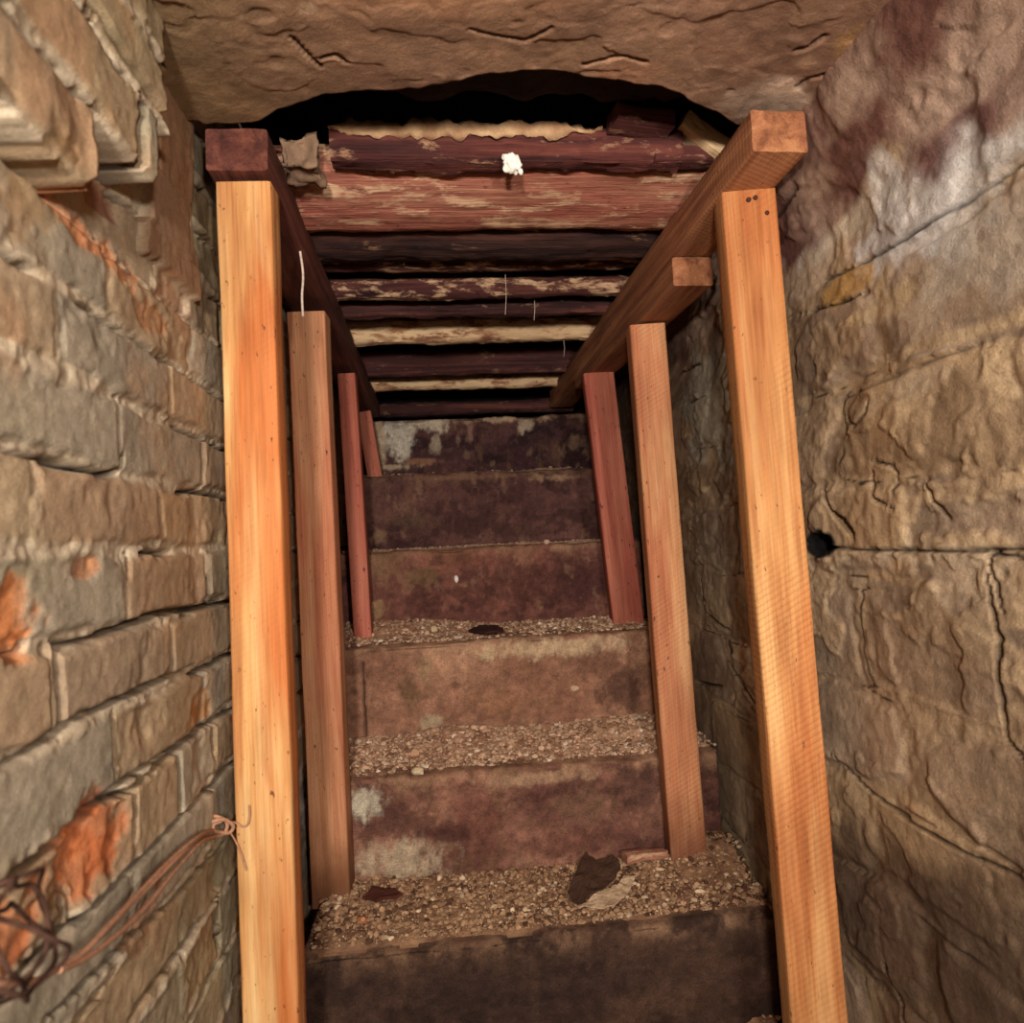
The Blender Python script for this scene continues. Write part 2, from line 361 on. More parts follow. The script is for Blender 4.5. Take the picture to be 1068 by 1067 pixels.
# ------------------------------------------------------------------ right rubble wall
def build_right():
    ys = yaxis([(-1.3, .55, .03), (.55, .66, .008), (.66, 1.2, .0032), (1.2, 1.75, .005), (1.75, 2.95, .012)])
    zs = yaxis([(-1.0, -.75, .012), (-.75, .66, .0034), (.66, .84, .015)])
    y, z = np.meshgrid(ys, zs, indexing='ij'); n, m = y.shape
    yf, zf = y.ravel(), z.ravel()
    wy = yf + .03*fbm(P3(yf*5, zf*5), 3, 1); wz = zf + .016*fbm(P3(yf*6, zf*6), 3, 2)
    sy, sz = .30, .15
    u, v = wy/sy, (wz - .2)/sz
    u = u + .5*(np.floor(v) % 2)
    iu, iv = np.floor(u), np.floor(v)
    f1 = np.full(u.shape, 9.0); f2 = f1.copy(); i1 = np.zeros(u.shape); j1 = i1.copy()
    for a in (-1, 0, 1):
        for b in (-1, 0, 1):
            ci, cj = iu + a, iv + b
            px = ci + .5 + .62*(_h(ci, cj, ci*0, 5) - .5); py = cj + .5 + .38*(_h(ci, cj, ci*0, 6) - .5)
            dd = np.maximum(np.abs(u - px)*.85, np.abs(v - py))*.6 + np.hypot(u - px, v - py)*.4
            nm = dd < f1
            f2 = np.where(nm, f1, np.minimum(f2, dd)); i1 = np.where(nm, ci, i1); j1 = np.where(nm, cj, j1); f1 = np.where(nm, dd, f1)
    ed = (f2 - f1)*.09
    r1, r2, r3 = _h(i1, j1, i1*0, 11), _h(i1, j1, i1*0, 12), _h(i1, j1, i1*0, 13)
    face = smooth(.004, .02, ed + .006*fbm(P3(yf*25, zf*25), 3, 15))
    d = face*(.002 + .008*r1) + .010*fbm(P3(yf*4.5, zf*4.5), 3, 17) + .0030*fbm(P3(yf*18, zf*18), 4, 19) + .0013*fbm(P3(yf*85, zf*85), 4, 23)
    # broken facets
    fu, fv = (yf + .012*fbm(P3(yf*16, zf*16), 3, 61))/.085, (zf + .4*yf*0 + .012*fbm(P3(yf*16 + 7, zf*16), 3, 62))/.06
    g1 = np.full(fu.shape, 9.0); gh = np.zeros(fu.shape)
    for a in (-1, 0, 1):
        for b in (-1, 0, 1):
            ci, cj = np.floor(fu) + a, np.floor(fv) + b
            px, py = ci + _h(ci, cj, ci*0, 71), cj + _h(ci, cj, ci*0, 72)
            dd = np.hypot(fu - px, fv - py); nm = dd < g1; g1 = np.where(nm, dd, g1)
            hh = (_h(ci, cj, ci*0, 73) - .5)*.006 + (fu - px)*(_h(ci, cj, ci*0, 74) - .5)*.010 + (fv - py)*(_h(ci, cj, ci*0, 75) - .65)*.014
            gh = np.where(nm, hh, gh)
    fmask = smooth(-.12, .2, fbm(P3(yf*3.2, zf*3.2), 3, 77))*smooth(-.2, .05, zf)
    d += gh*(.12 + .88*fmask)
    # torn layered faces
    rid = 1 - np.abs(fbm(P3(yf*9 + zf*4, zf*13), 4, 29))
    d += (.0015 + .0025*smooth(-.15, .1, zf))*(rid - .7)
    fl = fbm(P3(yf*7, zf*10), 4, 25); d += .0035*smooth(.0, .05, fl)*(r2 > .3)
    # smeared sandy mortar
    sm = smooth(-.3, .1, fbm(P3(yf*4, zf*5), 3, 31))*(1 - face)
    d = d*(1 - sm) + sm*(.006 + .010*fbm(P3(yf*4.5, zf*4.5), 3, 17) + .004*fbm(P3(yf*45, zf*45), 4, 33))
    crack = (1 - smooth(.0004, .002, ed))*smooth(.2, .35, fbm(P3(yf*5, zf*5), 3, 35))
    def X2(pl): return [tuple(onX(a, b, XR - .015)[1:]) for a, b in pl]
    lines = [([(848, 426), (900, 404), (950, 385), (1000, 364), (1030, 352)], .0022, .006),
             ([(850, 570), (900, 574), (980, 575), (1068, 574)], .0035, .010),
             ([(866, 786), (905, 826), (950, 858), (1010, 892), (1075, 922)], .0028, .010),
             ([(866, 536), (876, 546), (884, 556), (888, 562)], .0075, .05),
             ([(852, 507), (860, 522), (866, 536)], .003, .012),
             ([(905, 488), (903, 502), (910, 522), (928, 532)], .0026, .010),
             ([(963, 500), (966, 522), (976, 534), (984, 545)], .0026, .010),
             ([(903, 480), (926, 486), (931, 504)], .0026, .008),
             ([(920, 1006), (936, 1046), (950, 1080)], .0045, .02),
             ([(872, 435), (886, 444), (898, 430), (904, 412)], .0024, .009),
             ([(725, 600), (733, 642), (757, 658)], .005, .03), ([(757, 690), (780, 735)], .004, .02),
             ([(850, 296), (880, 282), (930, 256), (1000, 210), (1060, 168)], .003, .010),
             ([(826, 330), (868, 318), (905, 304)], .003, .012),
             ([(722, 712), (752, 716)], .004, .02), ([(700, 390), (730, 378)], .004, .016), ([(705, 425), (738, 412)], .003, .012),
             ([(1020, 595), (1034, 660), (1042, 770), (1068, 800)], .0035, .010), ([(1068, 585), (1020, 577), (1040, 640)], .003, .01),
             ([(812, 225), (826, 205), (838, 198)], .003, .012), ([(815, 238), (838, 214), (852, 196)], .004, .016)]
    for pl, wd, dp in lines:
        dd, w = segdist(yf, zf, X2(pl)); wid = wd*(.75 + .5*fbm(P3(yf*28, zf*28), 3, 37))*(w*.75 + .3)
        k = 1 - smooth(wid*.4, wid*1.5, dd); d = d - k*dp; crack = np.maximum(crack, k*min(1, dp/.009))
    # small hole beside the first post, its inner shade painted black
    p = onX(851, 568, XR - .015)
    q = np.hypot((yf - p[1])/.036, (zf - p[2])/.019) + .25*fbm(P3(yf*30, zf*30), 3, 41)
    k = smooth(1.1, .85, q); d -= k*.12; hole = smooth(1.5, 1.2, q)
    # wall head leans in under the ceiling
    d += .07*smooth(.42, .64, zf)*smooth(1.35, 1.1, yf)
    base = mixc(lin((158, 136, 112)), lin((144, 124, 104)), r2)
    c = mixc(base, lin((160, 134, 102)), smooth(.6, .9, r3))
    c = mixc(c, lin((124, 100, 78)), smooth(0, .45, fbm(P3(yf*3, zf*3), 3, 43))*.5)
    c = c*(1 + .25*fbm(P3(yf*30, zf*30), 4, 45) + .38*fbm(P3(yf*7, zf*10), 4, 46))[:, None]
    sand = mixc(lin((150, 126, 96)), lin((172, 148, 116)), .5 + .5*fbm(P3(yf*22, zf*22), 3, 47))
    c = mixc(sand, c, smooth(.002, .014, ed + .004*fbm(P3(yf*30, zf*30), 3, 49)))
    smr = smooth(.10, .16, fbm(P3(yf*5 + 3, zf*7), 5, 81)) * smooth(-.4, -.2, zf + .1*fbm(P3(yf*4, zf*4), 2, 83))
    d += smr*(.0035 + .002*fbm(P3(yf*60, zf*60), 3, 84)); c = mixc(c, sand*1.25, smr*.75)
    c = mixc(c, lin((104, 80, 60)), smooth(.12, .3, fbm(P3(yf*9, zf*9 + 5), 5, 85))*.5)
    def patch(px, py, ry, rz, amt, colr, s, rough=.85):
        nonlocal c
        p = onX(px, py, XR - .015)
        q = np.hypot((yf - p[1])/ry, (zf - p[2])/rz) + rough*fbm(P3(yf*16, zf*16), 4, 500 + s)
        c = mixc(c, lin(colr)[None, :]*(1 + .25*fbm(P3(yf*40, zf*40), 4, 600 + s))[:, None], smooth(1.1, .55, q)*amt)
    blue = (192, 186, 178)
    patch(1010, 150, .18, .08, .9, blue, 1); patch(955, 235, .14, .06, .85, (182, 176, 170), 2); patch(880, 225, .10, .045, .8, (182, 168, 146), 3)
    patch(850, 240, .07, .05, .7, blue, 4); patch(1040, 260, .10, .06, .55, (160, 148, 132), 5); patch(915, 320, .10, .025, .5, (176, 150, 108), 6)
    patch(875, 300, .08, .022, .75, (172, 132, 70), 7); patch(850, 172, .06, .03, .8, (196, 170, 132), 8)
    patch(960, 395, .10, .022, .7, (170, 150, 124), 9); patch(905, 425, .06, .02, .6, (180, 158, 128), 10)
    patch(960, 580, .20, .018, .7, (168, 148, 122), 11); patch(1000, 605, .08, .03, .7, (172, 150, 124), 12)
    patch(880, 600, .05, .03, .55, (166, 146, 122), 13); patch(930, 700, .14, .12, .35, (140, 114, 86), 14, .4)
    patch(1030, 650, .04, .1, .5, (120, 100, 78), 15)
    patch(920, 965, .30, .16, .85, (88, 68, 52), 16, .3); patch(1050, 1020, .2, .13, .8, (80, 62, 48), 17, .3); patch(950, 740, .22, .14, .45, (150, 124, 98), 27, .3)
    patch(890, 540, .12, .05, .5, (126, 98, 68), 18); patch(735, 420, .2, .2, .7, (156, 150, 132), 19)
    patch(740, 800, .25, .2, .5, (118, 98, 78), 20, .3); patch(738, 600, .2, .15, .6, (140, 126, 104), 26); patch(715, 500, .2, .03, .5, (124, 100, 74), 21)
    # reddish-brown stone in the wall head
    k = smooth(.44, .47, zf + .07*fbm(P3(yf*8, zf*8), 4, 51))
    c = mixc(c, mixc(lin((92, 56, 48)), lin((150, 124, 106)), .5 + 2.2*fbm(P3(yf*8, zf*14), 5, 53)), k*.95)
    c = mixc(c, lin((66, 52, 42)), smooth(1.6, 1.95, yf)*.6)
    c = mixc(c, lin((22, 14, 14)), crack*.9); c = mixc(c, lin((8, 6, 6)), hole)
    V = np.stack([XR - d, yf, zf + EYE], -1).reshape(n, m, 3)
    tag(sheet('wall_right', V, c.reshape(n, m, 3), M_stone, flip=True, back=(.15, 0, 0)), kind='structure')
build_right()

# ------------------------------------------------------------------ rendered ceiling with a broken, bitten far edge
ZC = .625
arc_px = [(196, 130), (240, 131), (270, 129), (305, 113), (340, 101), (390, 94), (440, 92), (470, 86), (500, 78), (545, 73), (590, 77), (640, 84), (690, 92), (715, 101), (745, 112), (768, 128), (780, 133), (850, 130)]
def build_ceiling():
    arc = np.array([onZ(a, b, ZC) for a, b in arc_px])
    xs = np.arange(-.40, .66, .0034)
    t = np.concatenate([np.linspace(0, .84, 40, endpoint=False), np.linspace(.84, 1, 150)])
    order = np.argsort(arc[:, 0]); ye = np.interp(xs, arc[order, 0], arc[order, 1])
    ye = ye + .007*fbm(P3(xs*18, xs*0), 4, 3)
    ye = np.where(xs < -.33, ye.max()*.99, ye)
    yv = -1.3 + (ye[:, None] + 1.3)*t[None, :]
    xv = np.repeat(xs[:, None], len(t), 1); n, m = xv.shape; xf, yf = xv.ravel(), yv.ravel()
    d = .006*fbm(P3(xf*4, yf*4), 3, 5) + .002*fbm(P3(xf*20, yf*20), 4, 7) + .001*fbm(P3(xf*70, yf*70), 3, 9)
    fl = fbm(P3(xf*6 + 4, yf*8), 4, 11); d -= .0015*smooth(.08, .12, fl); d -= .002*smooth(.25, .28, fbm(P3(xf*5, yf*6 + 7), 4, 13))
    d += .02*smooth(.5, .62, xf)
    crack = np.zeros_like(xf)
    for pl, wd in [([(303, 40), (318, 55), (336, 72)], .0016), ([(335, 62), (350, 58), (362, 66)], .002), ([(144, 60), (160, 62), (168, 72)], .003),
                   ([(490, 30), (520, 38), (548, 44), (575, 30)], .0016), ([(830, 52), (845, 48), (860, 38)], .003), ([(845, 78), (880, 66), (905, 48)], .0025),
                   ([(832, 88), (842, 80)], .003), ([(905, 40), (930, 18), (946, 0)], .003), ([(610, 70), (650, 60), (672, 66)], .0022), ([(835, 112), (850, 104), (880, 86)], .004)]:
        dd, w = segdist(xf, yf, [tuple(onZ(a, b, ZC)[:2]) for a, b in pl])
        wid = (wd + .0008)*(.8 + .5*fbm(P3(xf*40, yf*40), 2, 15)); k = 1 - smooth(wid*.4, wid*1.5, dd); crack = np.maximum(crack, k)
    pl_ = smooth(.12, .15, fbm(P3(xf*5 + 2, yf*7), 5, 31)); d += pl_*.0012
    d -= crack*.010
    c = mixc(lin((138, 104, 82)), lin((112, 82, 64)), .5 + .8*fbm(P3(xf*4, yf*4), 4, 17))
    c = mixc(c, lin((156, 112, 78)), smooth(.0, .5, fbm(P3(xf*3, yf*3 + 5), 3, 19))*.5)
    c = mixc(c, lin((112, 94, 64)), smooth(-.05, -.33, xf + .05*fbm(P3(xf*8, yf*8), 3, 21))*.7)
    def patch(px, py, r, amt, colr, s):
        nonlocal c
        p = onZ(px, py, ZC); q = np.hypot((xf - p[0])/r, (yf - p[1])/(r*.8)) + .6*fbm(P3(xf*18, yf*18), 4, 700 + s)
        c = mixc(c, lin(colr)[None, :]*(1 + .2*fbm(P3(xf*60, yf*60), 3, 800 + s))[:, None], smooth(1.1, .5, q)*amt)
    patch(800, 100, .075, .85, (196, 172, 150), 1); patch(838, 62, .025, .6, (176, 140, 112), 2); patch(905, 35, .04, .5, (150, 112, 66), 3)
    patch(660, 74, .05, .7, (168, 122, 92), 4); patch(320, 12, .012, .7, (178, 148, 118), 5); patch(560, 55, .1, .4, (160, 122, 92), 6)
    c = c*(1 + .3*fbm(P3(xf*35, yf*35), 4, 23))[:, None]; c = mixc(c, lin((152, 120, 94)), pl_*.3); c = mixc(c, lin((92, 66, 50)), smooth(.1, .4, fbm(P3(xf*7, yf*12 + 3), 5, 33))*.5)
    c = mixc(c, lin((40, 24, 20)), crack*.85)
    V = np.stack([xf, yf, ZC + EYE - d], -1).reshape(n, m, 3)
    tag(sheet('ceiling', V, c.reshape(n, m, 3), M_ceil, flip=True, back=(0, 0, .03)), kind='structure')
build_ceiling()

def rough_slab(name, x0, x1, y0, y1, z0, z1, col, mat, amp, s, step=.012, parent=None):
    """a solid irregular slab with displaced faces"""
    bm = bmesh.new(); bmesh.ops.create_cube(bm, size=1)
    bmesh.ops.scale(bm, vec=(x1-x0, y1-y0, z1-z0), verts=bm.verts); bmesh.ops.translate(bm, vec=((x0+x1)/2, (y0+y1)/2, (z0+z1)/2 + EYE), verts=bm.verts)
    for ax, L in ((0, x1-x0), (1, y1-y0), (2, z1-z0)):
        k = min(120, int(L/step))
        if k < 1: continue
        ee = [e for e in bm.edges if abs((e.verts[0].co - e.verts[1].co)[ax]) > 1e-6 and abs((e.verts[0].co - e.verts[1].co)[(ax+1) % 3]) < 1e-6 and abs((e.verts[0].co - e.verts[1].co)[(ax+2) % 3]) < 1e-6]
        bmesh.ops.subdivide_edges(bm, edges=ee, cuts=k, use_grid_fill=True)
    bm.normal_update(); P = np.array([v.co for v in bm.verts]); Nn = np.array([v.normal for v in bm.verts])
    dd = amp*fbm(P*14, 4, s) + amp*.4*fbm(P*50, 3, s+5)
    P2 = P + Nn*dd[:, None]
    for v, p in zip(bm.verts, P2): v.co = p
    me = bpy.data.meshes.new('m'); bm.to_mesh(me); bm.free()
    at = me.color_attributes.new('Col', 'FLOAT_COLOR', 'POINT'); c = np.ones((len(P), 4), np.float32)
    c[:, :3] = mixc(lin(col[0]), lin(col[1]), .5 + .9*fbm(P*16, 4, s+9)); at.data.foreach_set('color', c.ravel())
    me.polygons.foreach_set('use_smooth', [True]*len(me.polygons)); me.update()
    return link(name, me, mat, parent)

# near-black slab painting the dark void over the stair timbers, torn dark layers above the lip, end wall and floor
tag(rough_slab('ceiling', -.36, .64, .80, 2.95, .80, .88, [(34, 22, 24), (22, 14, 18)], M_earth_void, .02, 3, .02), kind='structure')
tag(rough_slab('trim_1', -.345, .60, .80, 1.06, .70, .735, [(52, 38, 32), (24, 16, 18)], M_earth_void, .012, 5, .010), kind='structure')
tag(rough_slab('wall_back', -.36, .64, 2.95, 3.05, -1.0, .85, [(30, 18, 20), (20, 12, 16)], M_earth_void, .015, 7, .03), kind='structure')
tag(rough_slab('floor', -.40, .68, -1.3, 1.40, -1.08, -.985, [(86, 66, 48), (58, 42, 32)], M_earth_void, .006, 9, .02), kind='structure')

# ------------------------------------------------------------------ stone steps
YS = [1.33, 1.575, 1.85, 2.12, 2.39, 2.65, 2.94]
ZS = [-.985, -.752, -.517, -.265, -.020, .240, .478]
STEP_X0 = [-.305, -.336, -.336, -.336, -.336, -.336]
STEP_COL = [((92, 66, 52), (60, 42, 36)), ((158, 112, 92), (104, 66, 58)), ((192, 146, 116), (152, 108, 86)), ((150, 98, 82), (98, 60, 55)), ((118, 80, 72), (74, 46, 46)), ((106, 70, 66), (52, 33, 38))]
STAINS = [
    [(420, 995, .10, .03, (98, 72, 52), .6), (760, 1050, .12, .04, (62, 40, 30), .6), (520, 1000, .05, .04, (92, 68, 50), .5), (345, 1020, .03, .03, (30, 24, 20), .7)],
    [(380, 838, .05, .04, (206, 194, 170), .95), (425, 898, .09, .045, (188, 166, 138), .95), (470, 868, .06, .02, (78, 44, 40), .8), (500, 850, .05, .07, (108, 62, 54), .6), (610, 840, .07, .04, (130, 96, 76), .7), (560, 812, .12, .015, (180, 144, 114), .8), (600, 880, .14, .03, (92, 52, 46), .6), (770, 830, .06, .05, (44, 30, 28), .8), (665, 820, .07, .05, (62, 40, 36), .6)],
    [(570, 676, .20, .028, (210, 178, 142), .9), (450, 755, .03, .02, (190, 168, 136), .8), (444, 700, .02, .05, (168, 140, 104), .6), (425, 720, .03, .04, (96, 76, 50), .6), (650, 720, .06, .05, (96, 66, 54), .8), (620, 690, .06, .03, (120, 84, 66), .7), (355, 715, .02, .06, (150, 118, 80), .7), (520, 735, .09, .03, (162, 116, 84), .5)],
    [(440, 600, .05, .03, (126, 98, 70), .7), (560, 610, .16, .06, (70, 40, 38), .6), (400, 590, .05, .06, (140, 108, 78), .6), (490, 585, .08, .02, (120, 76, 60), .6), (390, 635, .03, .03, (170, 136, 98), .7), (370, 600, .05, .06, (48, 30, 30), .7)],
    [(430, 545, .08, .025, (100, 76, 60), .8), (480, 498, .2, .010, (140, 104, 82), .6), (580, 498, .08, .012, (178, 140, 110), .7), (395, 560, .03, .02, (150, 118, 90), .7), (540, 555, .1, .02, (84, 54, 48), .6)],
    [(416, 458, .06, .085, (212, 200, 180), .95), (392, 460, .03, .10, (196, 170, 142), .85), (448, 442, .09, .03, (214, 196, 170), .9), (455, 462, .02, .04, (190, 170, 145), .75), (520, 437, .14, .014, (196, 166, 136), .85), (548, 443, .03, .025, (200, 176, 150), .85), (410, 487, .06, .012, (200, 176, 146), .8), (440, 482, .06, .012, (160, 116, 90), .8), (600, 462, .03, .03, (150, 118, 94), .7), (478, 460, .01, .03, (150, 120, 100), .7), (490, 448, .012, .04, (170, 130, 110), .6)]]
LABEL_STEP = ['lowest stone step, dark brown riser below the tread with the torn paper', 'second stone step from below, white lime patches at the left of its riser',
              'third stone step from below, tan riser with a pale upper edge', 'fourth stone step from below, dark reddish riser behind the red posts',
              'fifth stone step from below, dark plum-brown riser with a pale crumbly edge', 'topmost stone step, blackened riser streaked white at the left under the beams']
for k in range(6):
    y0, y1 = YS[k], YS[k+1] + (.10 if k < 5 else 0); zb, zt = ZS[k] + (0 if k == 0 else .001), ZS[k+1]
    x0, x1 = STEP_X0[k], .598
    r = .012
    prof = [(y0, z) for z in np.arange(zb, zt - r, .0035)]
    prof += [(y0 + r - r*math.cos(a), zt - r + r*math.sin(a)) for a in np.linspace(0, math.pi/2, 5)]
    prof += [(y, zt) for y in np.arange(y0 + r + .006, y1, .008)] + [(y1, zt)]
    prof = np.array(prof); xs = np.arange(x0, x1 + .001, .0036)
    n, m = len(xs), len(prof)
    xv = np.repeat(xs[:, None], m, 1).ravel(); yv = np.tile(prof[:, 0], n); zv = np.tile(prof[:, 1], n)
    nrm = np.gradient(prof, axis=0); nrm = np.stack([-nrm[:, 1], nrm[:, 0]], -1); nrm /= np.linalg.norm(nrm, axis=1)[:, None] + 1e-9
    ny, nz = np.tile(nrm[:, 0], n), np.tile(nrm[:, 1], n)
    P = np.stack([xv, yv, zv], -1); s = 900 + k*31
    d = .005*fbm(P*9, 4, s) + .0025*fbm(P*35, 4, s+1) + .001*fbm(P*110, 2, s+2)
    nose = np.exp(-((yv - y0)**2 + (zv - zt)**2)/.026**2)
    d -= nose*.016*np.clip(fbm(P3(xv*9, xv*0), 4, s+3) + .25, 0, 1)
    lim = ((yv > y0 + .1) | (zv < zb + .07))
    d = np.where(lim, np.minimum(d, .001), d)
    if k == 2:
        p = onY(379, 715, y0); q = np.abs(xv - p[0] + .003*fbm(P3(zv*30, zv*0), 2, 4)); kk = (1 - smooth(.001, .004, q))*(yv < y0 + .02)*(zv < p[2] + .06); d -= kk*.02
    V = P + np.stack([xv*0, ny, nz], -1)*d[:, None]
    a, b = (lin(q) for q in STEP_COL[k])
    c = mixc(a, b, .5 + 1.1*fbm(P*[5, 7, 7], 4, s+5))
    c = c*(1 + .45*fbm(P*45, 5, s+7))[:, None]
    c = mixc(c, b*.6, smooth(.12, .3, fbm(P*[11, 11, 16], 5, s+17) + .25*fbm(P*70, 3, s+19))*.55)
    c = mixc(c, lin((176, 140, 108)), smooth(.2, .42, fbm(P*[22, 22, 15], 6, s+18, .62))*(0 if k == 0 else .3))
    c = mixc(c, lin((132, 98, 70)), smooth(.2, .5, fbm(P*[16, 16, 6], 5, s+8, .6))*(.1 if k == 0 else .35))
    dust = smooth(y0 + .01, y0 + .03, yv)*.8 + np.minimum(1, nose*1.5)*smooth(-.25, .2, fbm(P*24, 5, s+10, .6))*.85
    c = mixc(c, mixc(lin((186, 146, 114)), lin((136, 98, 74)), .5 + fbm(P*25, 4, s+9)), dust*(.5 if k in (4, 5) else (.85 if k else .6)))
    front = yv < y0 + .02
    for si, (px, py, rx, rz, colr, amt) in enumerate(STAINS[k]):
        p = onY(px, py, y0)
        q = np.hypot((xv - p[0])/rx, (zv - p[2])/rz) + 1.3*fbm(P*[34, 34, 20], 6, s + 40 + si, .68)
        c = mixc(c, lin(colr)[None, :]*(1 + .3*fbm(P*60, 3, s + 60 + si))[:, None], smooth(1.3, .55, q)*amt*front*(.5 if k == 0 else 1))
    if k == 2: c = mixc(c, lin((40, 26, 22)), kk*.8)
    V = V + [0, 0, EYE]
    verts = [tuple(v) for v in V]; faces = [tuple(f) for f in grid_faces(n, m, False)]
    # close into a solid: bottom-back corner line and end caps
    bb = len(verts); verts += [(x0, y1, zb + EYE), (x1, y1, zb + EYE)]
    faces.append(tuple([i for i in range(m)] + [bb])); faces.append(tuple([(n-1)*m + i for i in range(m-1, -1, -1)] + [bb+1]))
    faces.append(tuple([bb] + [i*m + m-1 for i in range(n)] + [bb+1])); faces.append(tuple([bb+1] + [i*m for i in range(n-1, -1, -1)] + [bb]))
    cc = np.concatenate([c, c[:1], c[:1]])
    o = link('stone_step', mesh_from(verts, faces, cc), M_step)
    tag(o, LABEL_STEP[k], 'step', 'flight of stone steps')

# ------------------------------------------------------------------ squared timbers
def timber_mesh(L, w, d, wob=.0015, s=0, profile=None, rough=0.0, nseg=None):
    """squared timber along local Z (0..L), width w on X, depth d on Y, softened arrises, slight wander"""
    if profile is None:
        b = .004
        q = []
        for sx, sy in ((1, 1), (-1, 1), (-1, -1), (1, -1)):
            cxx, cyy = sx*(w/2 - b), sy*(d/2 - b)
            a0 = {(1, 1): 0, (-1, 1): 90, (-1, -1): 180, (1, -1): 270}[(sx, sy)]
            q += [(cxx + b*math.cos(math.radians(a0 + t)), cyy + b*math.sin(math.radians(a0 + t))) for t in (0, 45, 90)]
        pts = []
        for i in range(len(q)):
            p, r = np.array(q[i]), np.array(q[(i+1) % len(q)]); ln = np.linalg.norm(r - p); kk = max(1, int(ln/.014))
            pts += [p + (r - p)*t/kk for t in range(kk)]
        profile = np.array(pts)
    profile = np.array(profile); m = len(profile); n = nseg or max(12, int(L/.02))
    t = np.linspace(0, L, n); V = []
    for z in t:
        V.append(np.column_stack([profile, np.full(m, z)]))
    V = np.concatenate(V); cen = profile.mean(0)
    off = V + s*13.7
    ww = wob*fbm(off*[3, 3, 5], 3, s)
    rad = V[:, :2] - cen; rl = np.linalg.norm(rad, axis=1)[:, None] + 1e-9
    V[:, :2] += rad/rl*(ww + .0006*fbm(off*[60, 60, 20], 3, s+1))[:, None]
    if rough: V[:, :2] += rad/rl*(rough*fbm(off*[30, 30, 12], 4, s+3) + .6*rough*fbm(off*[90, 90, 40], 3, s+4))[:, None]
    V[:, 0] += np.interp(V[:, 2], [0, L/2, L], [0, wob*1.2*math.sin(s*3.1), 0])
    faces = []
    for i in range(n-1):
        for j in range(m):
            a = i*m + j; b2 = i*m + (j+1) % m; faces.append((a, b2, b2 + m, a + m))
    faces.append(tuple(range(m-1, -1, -1))); faces.append(tuple(range((n-1)*m, n*m)))
    me = mesh_from(V, faces, None, True)
    for p in me.polygons[-2:]: p.use_smooth = False
    me.set_sharp_from_angle(angle=math.radians(50))
    return me

def timber(name, p0, p1, w, d, mat, s, side=(1, 0, 0), parent=None, **kw):
    """from foot p0 to head p1 (eye-relative); width w measured along 'side'"""
    p0, p1 = Vector(W(p0)), Vector(W(p1)); zax = (p1 - p0); L = zax.length; zax.normalize()
    xa = Vector(side); xa = (xa - zax*xa.dot(zax)).normalized(); ya = zax.cross(xa)
    o = link(name, timber_mesh(L, w, d, s=s, **kw), mat)
    M = Matrix((xa, ya, zax)).transposed().to_4x4(); M.translation = p0
    o.matrix_world = M
    return o

def face_c(y, d, x, z): return (x, y + d/2, z)   # front face at y
POSTS = [
    ('wooden_post', (-.284, -.985), (-.2815, .553), 1.043, .080, .050, M_l1, 1, .03, 'pale orange wooden post at the left front, twine knotted to its lower end'),
    ('wooden_post', (.5415, -.985), (.5065, .539), 1.043, .086, .052, M_r1, 2, .12, 'tall saw-marked orange post at the right front, under the jutting beam end'),
    ('wooden_post', (-.2780, -.752), (-.2845, .512), 1.507, .080, .065, M_l2, 3, .03, 'pinkish post on the lowest tread just behind the left front post'),
    ('wooden_post', (.4990, -.752), (.4730, .470), 1.507, .080, .065, M_r2, 4, .10, 'tan saw-marked post on the lowest tread beside the wooden offcut'),
    ('wooden_post', (-.2525, -.265), (-.2700, .494), 1.986, .050, .055, M_red, 5, .0, 'narrow red post on the third tread, at the left'),
    ('wooden_post', (.5140, -.265), (.4645, .479), 1.986, .090, .055, M_red, 6, .06, 'leaning red post on the third tread, at the right'),
    ('wooden_post', (-.2490, .240), (-.2795, .474), 2.46, .050, .05, M_red, 7, .0, 'short red post at the far top left, standing on the fifth tread'),
]
post_objs = []
for nm, (bx, bz), (tx, tz), y, w, d, mat, s, tw, lab in POSTS:
    o = timber(nm, (bx, y + d/2, bz), (tx, y + d/2, tz), w, d, mat, s, side=(1, -tw, 0))
    tag(o, lab, 'post', 'props under the side beams'); post_objs.append(o)

# side beams (their heads carry the planks) ----------------------------------------------------
hl = timber('header_beam', (-.286, 1.030, .594), (-.285, 2.64, .516), .088, .064, M_capl, 11, rough=.0015, wob=.003)
tag(hl, 'long dark red timber lying on the left posts, its square end showing', 'beam')
hr = timber('header_beam', (.505, .940, .573), (.462, 2.64, .535), .088, .066, M_capr, 12, rough=.0012, wob=.003)
tag(hr, 'long brown timber lying on the right posts, its end jutting past the front post', 'beam')
pk = timber('packing_board', (.496, 1.285, .502), (.472, 2.20, .506), .080, .056, M_capr, 13, rough=.001)
tag(pk, 'short brown packing board under the right beam, its sawn end behind the front post', 'board')

def attach(o, parent):
    bpy.context.view_layer.update()
    o.parent = parent; o.matrix_parent_inverse = parent.matrix_world.inverted()

def blob(name, cen, size, mat, s, col=None, amp=.35, sub=3, freq=1.2, parent=None):
    bm = bmesh.new(); bmesh.ops.create_icosphere(bm, subdivisions=sub, radius=1)
    P = np.array([v.co for v in bm.verts]); P2 = P*(1 + amp*fbm(P*freq + s*3.3, 3, s))[:, None]*np.array(size)
    for v, p in zip(bm.verts, P2): v.co = p
    me = bpy.data.meshes.new('m'); bm.to_mesh(me); bm.free()
    if col is not None:
        at = me.color_attributes.new('Col', 'FLOAT_COLOR', 'POINT'); c = np.ones((len(P), 4), np.float32)
        c[:, :3] = mixc(lin(col[0]), lin(col[1]), .5 + .9*fbm(P*2.5 + s, 3, s+2)); at.data.foreach_set('color', c.ravel())
    me.polygons.foreach_set('use_smooth', [sub > 2]*len(me.polygons))
    return link(name, me, mat, None, tuple(W(cen)))

